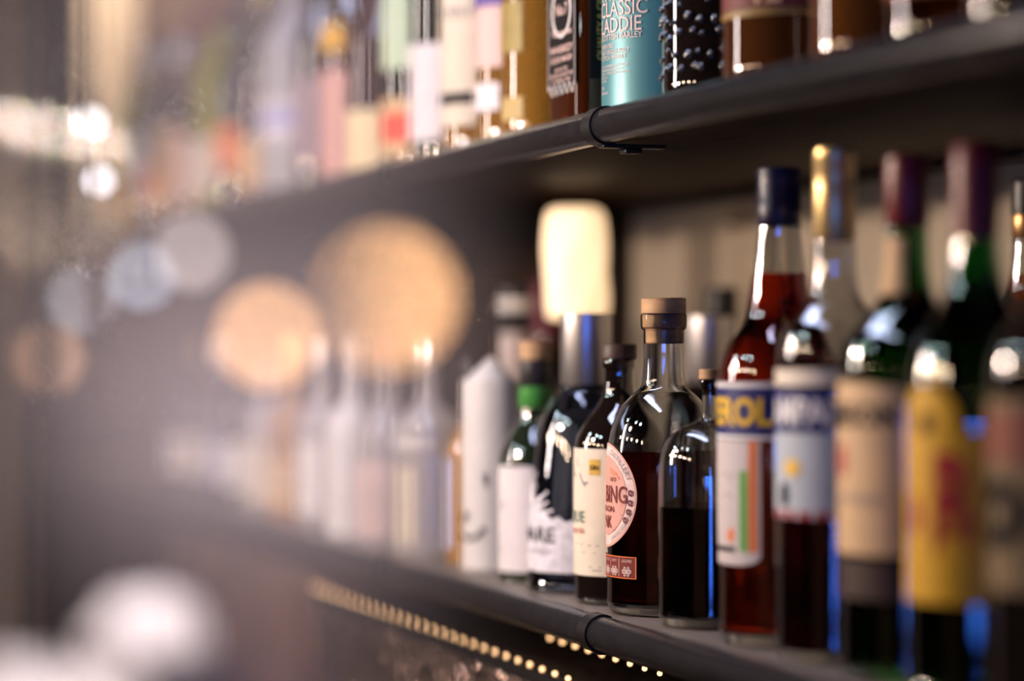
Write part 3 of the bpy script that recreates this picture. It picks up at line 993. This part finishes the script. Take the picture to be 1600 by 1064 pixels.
# turquoise tin
b = Bottle('whisky_tin', 'turquoise whisky tin with rose lettering, next to the pipe clamp on the upper shelf', 1033, 0.752, Z_UP, cat='tin', face=20)
Rt = b.w(93)
b.outer = [(Rt, 0), (Rt, 0.33)]
b.rmax = Rt
lathe('tin_body', [(Rt - .001, 0.0), (Rt, 0.001), (Rt, 0.30), (Rt - .001, 0.301)], M_TEAL, b.root, 72)
lathe('lid', [(Rt + .0006, 0.285), (Rt + .0006, 0.318), (Rt - .003, 0.321)], M_CHROME, b.root, 72)
p = b.sc


def tin(text, size, row, x0=-50, wt=0.0, sx=0.86):
    b.label('lettering', sh_text(text, size * p, x0 * p, 0, sx, align='LEFT', weight=wt), M_ROSE, row, lift=0.0006)


tin('THE', 33, 8, wt=0.004)
tin('CLASSIC', 33, 32, wt=0.004)
tin('LADDIE', 33, 57.5, wt=0.004)
tin('SCOTTISH BARLEY', 13.5, 68.5, wt=0.004)
tin('UNPEATED', 10, 81)
tin('ISLAY SINGLE MALT', 10, 90)
tin('SCOTCH WHISKY', 10, 99)
for i, t in enumerate(('DISTILLED MATURED AND BOTTLED', 'BY BRUICHLADDICH DISTILLERY', 'UNCHILL-FILTERED COLOURING-FREE', 'ISLE OF ISLAY', 'SCOTLAND')):
    tin(t, 5.2, 110 + i * 5.6, sx=0.85)
tin('700ml', 7, 143)
tin('50% alc/vol', 7, 151)

# square bottle with black label
s_c, d_c = at(904, 0.7065)
bw = 0.074
root = empty('whiskey_bottle', W(s_c + bw / 2, 0.7065 + bw / 2, Z_UP))
tag(root, 'square whiskey bottle with black label and white lettering beside the turquoise tin', 'bottle')
h2 = bw / 2


def sq_ring(bm, half, z, rc, n=5):
    out = []
    for qx, qy, a0 in ((1, 1, 0), (-1, 1, 90), (-1, -1, 180), (1, -1, 270)):
        for i in range(n + 1):
            a = math.radians(a0 + 90 * i / n)
            out.append(bm.verts.new((qx * (half - rc) + rc * math.cos(a), qy * (half - rc) + rc * math.sin(a), z)))
    return out


def sq_body(prof):
    bm = bmesh.new()
    prev = None
    for half, z, rc in prof:
        cur = sq_ring(bm, half, z, min(rc, half))
        if prev:
            n = len(cur)
            for i in range(n):
                bm.faces.new((prev[i], prev[(i + 1) % n], cur[(i + 1) % n], cur[i]))
        else:
            bm.faces.new(cur[::-1])
        prev = cur
    bm.faces.new(prev)
    bmesh.ops.recalc_face_normals(bm, faces=bm.faces)
    return bm


link('glass_body', sq_body([(h2 - .004, 0, .012), (h2, .004, .012), (h2, .16, .012), (h2 - .004, .172, .014), (h2 - .014, .184, .02), (.016, .20, .016), (.0145, .215, .0145), (.014, .235, .014)]),
     mat('square_bottle_whiskey', (0.14, 0.03, 0.007), 0.03, trans=0.75, ior=1.45), root)
lathe('cap', [(.0155, .222), (.0155, .25), (.014, .252)], M_CAPBLACK, root, 32)
pf = d_c / F
fl = flat('front_label', sh_poly_cols(-.032, .032, lambda x: 0.030 - 0.006 * math.cos(x / .032 * 4.7), lambda x: 0.15, 30), M_INKBLACK, root, (0, -h2, 0), (1, 0, 0), (0, 0, 1))
fz = lambda row: EYE - (row - HOR) * pf - Z_UP


def ft(text, size, row, sx=1.0, wt=0.01):
    flat('lettering', sh_text(text, size, 0, 0, sx, weight=wt), M_ROSE, fl, (0, -h2, fz(row)), (1, 0, 0), (0, 0, 1), lift=0.0008)


M_LW = M_WHITE
ft('No.7', .013, 14)
flat('emblem', sh_ellipse(0, 0, .022, .022, 32, 0.86, 1), M_WHITE, fl, (0, -h2, fz(8)), (1, 0, 0), (0, 0, 1), lift=0.0008)
ft('Tennessee', .008, 47, 1.35)
ft('WHISKEY', .0085, 74, 1.45, 0.01)
ft('SOUR MASH', .007, 89, 1.25)
for i, t in enumerate(('40% VOL 70CL', 'DISTILLED AND BOTTLED', 'LYNCHBURG, TENN.')):
    ft(t, .0042, 103 + i * 9, 1.1)
flat('label_scroll', sh_strokes([[(-.03 + .06 * i / 30, .0045 * math.sin(i * 1.1)) for i in range(31)]], .0012), M_WHITE, fl, (0, -h2, fz(132)), (1, 0, 0), (0, 0, 1), lift=0.0008)
flat('label_border', sh_strokes([[(-.030, 0), (-.030, .09)], [(.030, 0), (.030, .09)]], .0008), M_WHITE, fl, (0, -h2, fz(130)), (1, 0, 0), (0, 0, 1), lift=0.0008)
sl = flat('side_label', sh_rect(-.008, .008, .035, .15, 1), M_INKBLACK, root, (h2, -h2 + .018, 0), (0, 1, 0), (0, 0, 1))
flat('lettering', sh_text('QUALITY & CRAFTSMANSHIP', .0075, 0, 0, 1.0, rot=math.pi / 2, align='LEFT'), M_GOLD, sl, (h2, -h2 + .021, .05), (0, 1, 0), (0, 0, 1), lift=0.0008)

# textured dark bottle
b = Bottle('whisky_bottle', 'dark bottle with beaded embossed glass right of the turquoise tin', 1121, 0.748, Z_UP)
up_body(b, 86, M_DARKGLASS, hollow=False)
up_cap(b, M_CAPBLACK)
bmd = bmesh.new()
for row in range(7):
    for i in range(26):
        a = 2 * math.pi * (i + 0.5 * (row % 2)) / 26
        z = 0.018 + row * 0.0125 + 0.006 * random.random()
        a += 0.15 * random.random()
        mtx = __import__('mathutils').Matrix.Translation((b.rmax * math.cos(a), b.rmax * math.sin(a), z))
        bmesh.ops.create_icosphere(bmd, subdivisions=2, radius=0.0022 + 0.0016 * random.random(), matrix=mtx)
em = link('embossed_beads', bmd, M_DARKGLASS, b.root)
em['kind'] = 'stuff'

b = Bottle('whisky_bottle', 'wide whisky bottle with red and gold edged label, above the navy capped bottle', 1228, 0.752, Z_UP, face=40)
up_body(b, 98, mat('dark_amber_glass', (0.10, 0.03, 0.008), 0.03, trans=0.4, coat=0.5), hollow=False)
up_cap(b, M_CAPGOLD)
pl = up_label(b, mat('umber_paper', (0.13, 0.065, 0.028), 0.7, noise=0.15), 0.047, 0.15, 62)
up_label(b, mat('dull_gold', (0.26, 0.15, 0.03), 0.5), 0.046, 0.050, 62, name='gold_edge', parent=pl, lift=0.0008)
up_label(b, mat('dull_red', (0.12, 0.012, 0.010), 0.6), 0.052, 0.066, 58, name='red_band', parent=pl, lift=0.0008)
wrap('lettering', sh_text('12', 0.022, 0, 0, 1, weight=0.02), M_TAN, pl, b.rad, 0.055, math.radians(45), 0.0011)

b = Bottle('brandy_bottle', 'clear brandy bottle with bright amber edge at the upper right', 1368, 0.7475, Z_UP)
up_body(b, 100, mat('deep_amber_spirit', (0.20, 0.06, 0.012), 0.03, trans=0.5, coat=1.0), hollow=False)
up_cap(b, M_CORK)
b = Bottle('cognac_bottle', 'orange-red cognac bottle right of the amber-edged one on the upper shelf', 1487, 0.7475, Z_UP, face=20)
up_body(b, 100, M_CLEAR, liq=L_DEEPAMBER, lv=0.14)
up_cap(b, M_CAPGOLD)
up_label(b, mat('rust_paper', (0.35, 0.09, 0.03), 0.6), 0.03, 0.11, 50)
b = Bottle('cognac_bottle', 'dark amber bottle nearest the camera, upper right corner', 1612, 0.747, Z_UP, face=20)
up_body(b, 100, M_CLEAR, liq=L_DEEPAMBER, lv=0.14)
up_cap(b, M_CAPBLACK)

# going left from the square bottle
b = Bottle('whisky_bottle', 'golden whisky bottle with small gold label left of the square bottle', 849, 0.745, Z_UP, face=20)
up_body(b, 66, M_AMBERSPIRIT, hollow=False)
up_cap(b, M_CAPGOLD)
up_label(b, mat('old_gold_paper', (0.50, 0.36, 0.14), 0.6), 0.016, 0.036, 26, 15)
up_label(b, mat('olive_print', (0.30, 0.22, 0.06), 0.5, noise=0.2), 0.075, 0.12, 30, 10, name='upper_label')
b = Bottle('whisky_bottle', 'whisky bottle with purple and white label above a small white oval', 803, 0.745, Z_UP, face=12)
up_body(b, 62, M_AMBERSPIRIT, hollow=False)
up_cap(b, M_CAPBLACK)
pl = up_label(b, M_ROSE, 0.070, 0.18, 46)
up_label(b, mat('purple_print', (0.13, 0.08, 0.32), 0.5), 0.125, 0.18, 40, name='purple_panel', parent=pl, lift=0.0009)
up_label(b, M_PAPER, 0.031, 0.056, 32, 16, name='small_label')
b = Bottle('whisky_bottle', 'bottle with tall cream label and black band low down, left of the purple label', 748, 0.745, Z_UP, face=10)
up_body(b, 60, M_AMBERSPIRIT, hollow=False)
up_cap(b, M_CAPBLACK)
pl = up_label(b, M_CREAM, 0.057, 0.17, 62)
wrap('lettering', sh_text('SINGLE MALT', 0.012, 0, 0, 1, weight=0.02), M_INKGREY, pl, b.rad, 0.128, math.radians(10), 0.0011)
up_label(b, M_INKBLACK, 0.046, 0.057, 62, name='black_band', parent=pl, lift=0.0008)
up_label(b, M_CREAM, 0.026, 0.046, 62, name='lower_label')
b = Bottle('wine_bottle', 'dark green bottle with large white label standing upright on the upper shelf', 698, 0.745, Z_UP, face=15)
up_body(b, 58, M_DARKGREEN, hollow=False, H=0.31)
up_cap(b, M_CAPBLACK, H=0.31)
pl = up_label(b, M_PAPER, 0.020, 0.114, 64)
wrap('small_print', sh_strokes([[(-.02, .02), (.012, .02)], [(-.016, .004), (.014, .004)], [(-.02, -.014), (.012, -.014)]], .0022), M_INKGREY, pl, b.rad, 0.075, math.radians(20), 0.0009)
b = Bottle('wine_bottle', 'green bottle with pale neck label and bright red lower label', 652, 0.745, Z_UP, face=22)
up_body(b, 55, glass('olive_green_glass', (0.22, 0.42, 0.14)), liq=liquid('wine_liquid', (0.5, 0.6, 0.3)), lv=0.22, H=0.31)
up_cap(b, M_CAPGREEN, H=0.31)
pl = up_label(b, M_TAN, 0.012, 0.070, 66)
up_label(b, mat('scarlet_print', (0.75, 0.07, 0.03), 0.5), 0.026, 0.055, 66, name='red_band', parent=pl, lift=0.0009)
up_label(b, mat('pale_green_paper', (0.55, 0.68, 0.48), 0.6), 0.10, 0.20, 34, 30, name='upper_label')
b = Bottle('vermouth_bottle', 'dark red bottle with bright cream label near the left end of the sharp row', 596, 0.745, Z_UP, face=28)
up_body(b, 52, mat('oxblood_glass', (0.06, 0.008, 0.008), 0.03, trans=0.4, coat=0.5), hollow=False, H=0.30, sh=0.48)
up_cap(b, M_CAPRED, H=0.30)
up_label(b, mat('warm_cream_paper', (0.88, 0.70, 0.42), 0.6), 0.004, 0.070, 58)
b = Bottle('rose_bottle', 'bottle with tall rosy label and yellow top, left of the bright cream label', 552, 0.745, Z_UP, face=20)
up_body(b, 49, M_CLEAR, liq=liquid('rose_liquid', (0.85, 0.45, 0.38)), lv=0.16)
up_cap(b, M_YELLOWP)
up_label(b, mat('dusty_rose_paper', (0.66, 0.36, 0.31), 0.6), 0.006, 0.125, 55)
up_label(b, M_YELLOWP, 0.145, 0.175, 40, name='neck_label')

b = Bottle('vodka_bottle', 'large frosted bottle with blue band seen through the foreground glass', 458, 0.748, Z_UP, face=25)
up_body(b, 52, mat('frosted_glass', (0.82, 0.80, 0.84), 0.35, trans=0.6), hollow=False)
up_cap(b, M_WHITE)
pl = up_label(b, M_PAPER, 0.070, 0.115, 70)
up_label(b, mat('periwinkle_print', (0.28, 0.28, 0.55), 0.5), 0.085, 0.105, 70, name='blue_band', parent=pl, lift=0.0009)

far = [
    (505, 45, M_DARKGLASS, None, mat('mauve_paper', (0.30, 0.22, 0.24), 0.6), (0.03, 0.13), M_CAPBLACK, 'dark hazy bottle with mauve label beside the frosted bottle'),
    (412, 40, M_CLEAR, L_AMBER, M_TAN, (0.02, 0.08), M_CAPGOLD, 'hazy amber bottle with tan label left of the frosted bottle'),
    (374, 37, M_GREENGLASS, None, M_ORANGEP, (0.05, 0.11), M_CAPBLACK, 'hazy green bottle with orange label and dark cap'),
    (340, 35, mat('lime_glass', (0.42, 0.42, 0.03), 0.05, trans=0.4), None, M_CREAM, (0.03, 0.10), M_CAPRED, 'hazy yellow-green bottle with cream label and red cap'),
    (308, 33, M_CLEAR, L_AMBER, M_ROSE, (0.02, 0.12), M_CAPRED, 'hazy bottle with tall rose label and red cap'),
    (278, 31, M_CLEAR, L_WATER, M_TAN, (0.02, 0.14), M_CHROME, 'hazy clear bottle with tall tan label and steel cap'),
    (250, 29, M_DARKGLASS, None, M_ORANGEP, (0.04, 0.09), M_CAPBLACK, 'hazy dark bottle with orange label near the far left'),
    (225, 28, M_CLEAR, L_WATER, M_PAPER, (0.07, 0.15), M_CHROME, 'hazy clear bottle with high white label near the far left'),
    (202, 26, mat('lime_glass', (0.42, 0.42, 0.03), 0.05, trans=0.4), None, M_YELLOWP, (0.02, 0.10), M_YELLOWP, 'hazy yellow bottle at the far left end of the upper shelf'),
]
for px, r, gm, lq, lm, zz, cm, text in far:
    b = Bottle('spirit_bottle', text, px, 0.745, Z_UP, face=25)
    up_body(b, r, gm, liq=lq, lv=0.16, hollow=lq is not None, H=0.26 + 0.03 * random.random())
    up_cap(b, cm, H=b.outer[-1][1])
    up_label(b, lm, zz[0], zz[1], 62)

# ------------------------------------------------------------------ the bar counter in front of the lens
Z_BAR = EYE - 0.155
root = empty('bar_counter', W(0.42, 0.0, 0))
bm = bmesh.new()
pts = [(0.44, -0.38), (0.44, 0.168), (1.03, 0.32), (1.03, -0.38)]
for za, zb in ((0.0, Z_BAR - 0.04), (Z_BAR - 0.0399, Z_BAR)):
    if za > 0:
        bm = bmesh.new()
    k = 0.0 if za > 0 else 0.012
    cxm, cym = 0.71, -0.05
    q = [(a - math.copysign(k, a - cxm), c - math.copysign(k, c - cym)) for a, c in pts]
    lo_ = [bm.verts.new((0.42 - a, c, za)) for a, c in q]
    hi_ = [bm.verts.new((0.42 - a, c, zb)) for a, c in q]
    bm.faces.new(lo_)
    bm.faces.new(hi_)
    for i in range(4):
        bm.faces.new((lo_[i], lo_[(i + 1) % 4], hi_[(i + 1) % 4], hi_[i]))
    bmesh.ops.recalc_face_normals(bm, faces=bm.faces)
    link('counter_top' if za > 0 else 'counter_base', bm, M_UNDER, root, smooth=False)
tag(root, 'dark wooden bar counter right in front of the camera, below the picture', 'counter')

# tall glass close to the lens
gs, gu = at_depth(368, 0.50)
root = empty('tall_glass', W(gs, gu, Z_BAR))
tag(root, 'large clear glass out of focus close to the camera, hazing the left half', 'glass')
gm = bpy.data.materials.new('veil_glass')
gm.use_nodes = True
nt = gm.node_tree
nt.nodes.remove(nt.nodes['Principled BSDF'])
gt = nt.nodes.new('ShaderNodeBsdfTransparent')
gt.inputs['Color'].default_value = (0.985, 0.98, 0.975, 1)
gg = nt.nodes.new('ShaderNodeBsdfGlossy')
gg.inputs['Roughness'].default_value = 0.03
fr = nt.nodes.new('ShaderNodeFresnel')
fr.inputs['IOR'].default_value = 1.14
g1 = nt.nodes.new('ShaderNodeMixShader')
nt.links.new(fr.outputs[0], g1.inputs['Fac'])
nt.links.new(gt.outputs[0], g1.inputs[1])
nt.links.new(gg.outputs[0], g1.inputs[2])
g2 = nt.nodes.new('ShaderNodeBsdfTranslucent')
g2.inputs['Color'].default_value = (0.9, 0.84, 0.86, 1)
g3 = nt.nodes.new('ShaderNodeBsdfDiffuse')
g3.inputs['Color'].default_value = (0.9, 0.84, 0.86, 1)
mx = nt.nodes.new('ShaderNodeMixShader')
nt.links.new(g2.outputs[0], mx.inputs[1])
nt.links.new(g3.outputs[0], mx.inputs[2])
mx2 = nt.nodes.new('ShaderNodeMixShader')
tcn = nt.nodes.new('ShaderNodeTexCoord')
nz = nt.nodes.new('ShaderNodeTexNoise')
nz.inputs['Scale'].default_value = 22.0
nt.links.new(tcn.outputs['Object'], nz.inputs['Vector'])
mr = nt.nodes.new('ShaderNodeMapRange')
mr.inputs['From Min'].default_value = 0.3
mr.inputs['From Max'].default_value = 0.7
mr.inputs['To Min'].default_value = 0.045
mr.inputs['To Max'].default_value = 0.115
nt.links.new(nz.outputs['Fac'], mr.inputs['Value'])
sx_ = nt.nodes.new('ShaderNodeSeparateXYZ')
nt.links.new(tcn.outputs['Object'], sx_.inputs[0])
ra = nt.nodes.new('ShaderNodeValToRGB')      # painted veil of light, brightest round the middle of the glass
ra.color_ramp.interpolation = 'EASE'
ra.color_ramp.elements[0].position = 0.41
ra.color_ramp.elements[0].color = (0.12, 0.12, 0.12, 1)
ra.color_ramp.elements[1].position = 0.50
ra.color_ramp.elements[1].color = (1, 1, 1, 1)
e2 = ra.color_ramp.elements.new(0.56)
e2.color = (1, 1, 1, 1)
e3 = ra.color_ramp.elements.new(0.72)
e3.color = (0.36, 0.36, 0.36, 1)
zm = nt.nodes.new('ShaderNodeMath')
zm.operation = 'DIVIDE'
zm.inputs[1].default_value = 0.257
nt.links.new(sx_.outputs['Z'], zm.inputs[0])
nt.links.new(zm.outputs[0], ra.inputs['Fac'])
mm = nt.nodes.new('ShaderNodeMath')
mm.operation = 'MULTIPLY'
nt.links.new(mr.outputs['Result'], mm.inputs[0])
nt.links.new(ra.outputs['Color'], mm.inputs[1])
nt.links.new(mm.outputs[0], mx2.inputs['Fac'])
nt.links.new(g1.outputs[0], mx2.inputs[1])
nt.links.new(mx.outputs[0], mx2.inputs[2])
nt.links.new(mx2.outputs[0], nt.nodes['Material Output'].inputs['Surface'])
ro = 0.0425
prof = [(0, 0.001), (ro - .006, 0.001), (ro - .001, 0.003), (ro, 0.008), (ro, 0.255), (ro - .0012, 0.257), (ro - .0024, 0.255), (ro - .0024, 0.022), (ro - .008, 0.016), (0, 0.015)]
bm = lathe_bm(prof, 96)
bmesh.ops.recalc_face_normals(bm, faces=bm.faces)
link('glass_wall', bm, gm, root)


def stem_globe(label, px, py, z, r, strength, color):
    s, u = at_depth(px, z)
    root = empty('stem_globe', W(s, u, Z_BAR))
    top = hz(py, z) - Z_BAR
    lathe('base', [(0.013, 0.0), (0.014, 0.002), (0.012, 0.006), (0.002, 0.008)], M_BLACK, root, 32)
    lathe('stem', [(0.0011, 0.007), (0.0011, top - r * 0.7)], M_BLACK, root, 12)
    bm = bmesh.new()
    bmesh.ops.create_icosphere(bm, subdivisions=3, radius=r)
    link('globe', bm, mat('globe_%d_%d' % (px, py), (1, 0.8, 0.6), 0.4, emit=color, estr=strength), root, loc=(0, 0, top))
    tag(root, label, 'lamp')


WARM, COOL = (1.0, 0.50, 0.20), (0.80, 0.86, 1.0)
stem_globe('larger glowing orange globe lamp blurred to a disc, left of the shelf lamp', 605, 467, 0.66, 0.0055, 15, WARM)
stem_globe('smaller glowing orange globe lamp blurred to a disc behind the glass', 418, 525, 0.80, 0.005, 10.5, WARM)
stem_globe('dim brown globe lamp blurred to a disc at the far left', 75, 562, 0.97, 0.005, 1.6, (1.0, 0.45, 0.15))
stem_globe('dim cool white globe added for a glass flare, blurred to a pale disc above the brown one', 128, 468, 0.985, 0.004, 3.0, COOL)  # this and the next two are added, standing in for flares in the glass
stem_globe('cool blue-white globe added for a glass flare, blurred to a small disc beside the orange one', 222, 432, 1.0, 0.004, 4.0, (0.6, 0.75, 1.0))
stem_globe('pale white globe added for a glass flare, blurred to a disc left of the smaller orange disc', 300, 395, 0.94, 0.005, 2.5, (1.0, 0.92, 0.95))

# white napkins at the bottom left
def crumple(name, label, s, u, z, rx, ry, rzz, seed, parent=None):
    rnd = random.Random(seed)
    bm = bmesh.new()
    bmesh.ops.create_icosphere(bm, subdivisions=4, radius=1.0)
    ph = [(rnd.uniform(2, 6), rnd.uniform(2, 6), rnd.uniform(2, 6), rnd.uniform(0, 6)) for _ in range(6)]
    for v in bm.verts:
        d = 1 + sum(0.05 * math.sin(a * v.co.x + b_ * v.co.y + c * v.co.z + e) for a, b_, c, e in ph)
        d -= 0.09 * abs(math.sin(4 * v.co.x + 5 * v.co.y + seed))
        zc = max(v.co.z * d, -0.72)
        v.co = Vector((v.co.x * d * rx, v.co.y * d * ry, (zc + 0.72) * rzz))
    o = link(name, bm, mat('napkin_paper', (0.86, 0.86, 0.88), 0.8, noise=0.04), None, loc=W(s, u, z))
    return tag(o, label, 'napkin', 'crumpled napkins on the counter')


for i, (px, zd, rx, ry, rz_, lb) in enumerate((
        (20, 0.90, 0.020, 0.020, 0.022, 'crumpled white napkin in the bottom left corner of the picture'),
        (110, 0.86, 0.018, 0.018, 0.020, 'crumpled white napkin, middle of three at the bottom left'),
        (165, 0.93, 0.014, 0.014, 0.018, 'small crumpled white napkin right of the others at the bottom left'))):
    s, u = at_depth(px, zd)
    crumple('paper_napkin', lb, s, u, Z_BAR, rx, ry, rz_, i)
s, u = at_depth(235, 0.985)
root = empty('napkin_caddy', W(s, u, Z_BAR))
box('tray', -0.028, 0.028, -0.028, 0.028, 0, 0.024, M_BLACK, root, bevel=0.003)
box('rim', -0.030, 0.030, -0.030, 0.030, 0.020, 0.0245, M_BLACK, root, bevel=0.001)
tag(root, 'low black caddy under the raised white napkin', 'caddy')
crumple('paper_napkin', 'crumpled white napkin raised on the black caddy at lower left', s, u, Z_BAR + 0.0245, 0.027, 0.024, 0.017, 9)

# ------------------------------------------------------------------ added bulbs standing in for glints at the far left
def pendant(label, x, y, z, r, color, strength, group):
    root = empty('glint_pendant', (x, y, z))
    bm = bmesh.new()
    bmesh.ops.create_icosphere(bm, subdivisions=3, radius=r)
    link('bulb', bm, mat('bulb_%d_%d' % (int(color[2] * 100), int(color[0] * 100)), (1, 0.8, 0.6), 0.4, emit=color, estr=strength), root)
    q = min(1.0, r / 0.03)
    lathe('socket', [(0.012 * q, r * 0.8), (0.014 * q, r + 0.03), (0.004 * q, r + 0.035)], M_BLACK, root, 16)
    lathe('cord', [(0.002 * q, r + 0.034), (0.002 * q, 2.8 - z)], M_BLACK, root, 8)
    tag(root, label, 'lamp', group)


for (px, py, dz, r, lb) in ((141, 190, 3.3, 0.010, 'small cool pendant bulb added for a glint, hanging before the far left of the upper shelf'),
                           (155, 283, 3.1, 0.010, 'small cool pendant bulb added for a glint, hanging lowest before the far left shelf end')):
    s, u = at_depth(px, dz)
    pendant(lb, -s, u, hz(py, dz), r, (0.86, 0.88, 1.0), 5.0, None)

# crowding report (text only)
for i, (la, A) in enumerate(placed):
    for lb, B in placed[i + 1:]:
        if abs(A.fz - B.fz) < 0.01 and A.rmax and B.rmax:
            d = math.hypot(A.s - B.s, A.u - B.u)
            if d < A.rmax + B.rmax:
                print('CROWD %.4f' % (A.rmax + B.rmax - d), la[:40], '|', lb[:40])
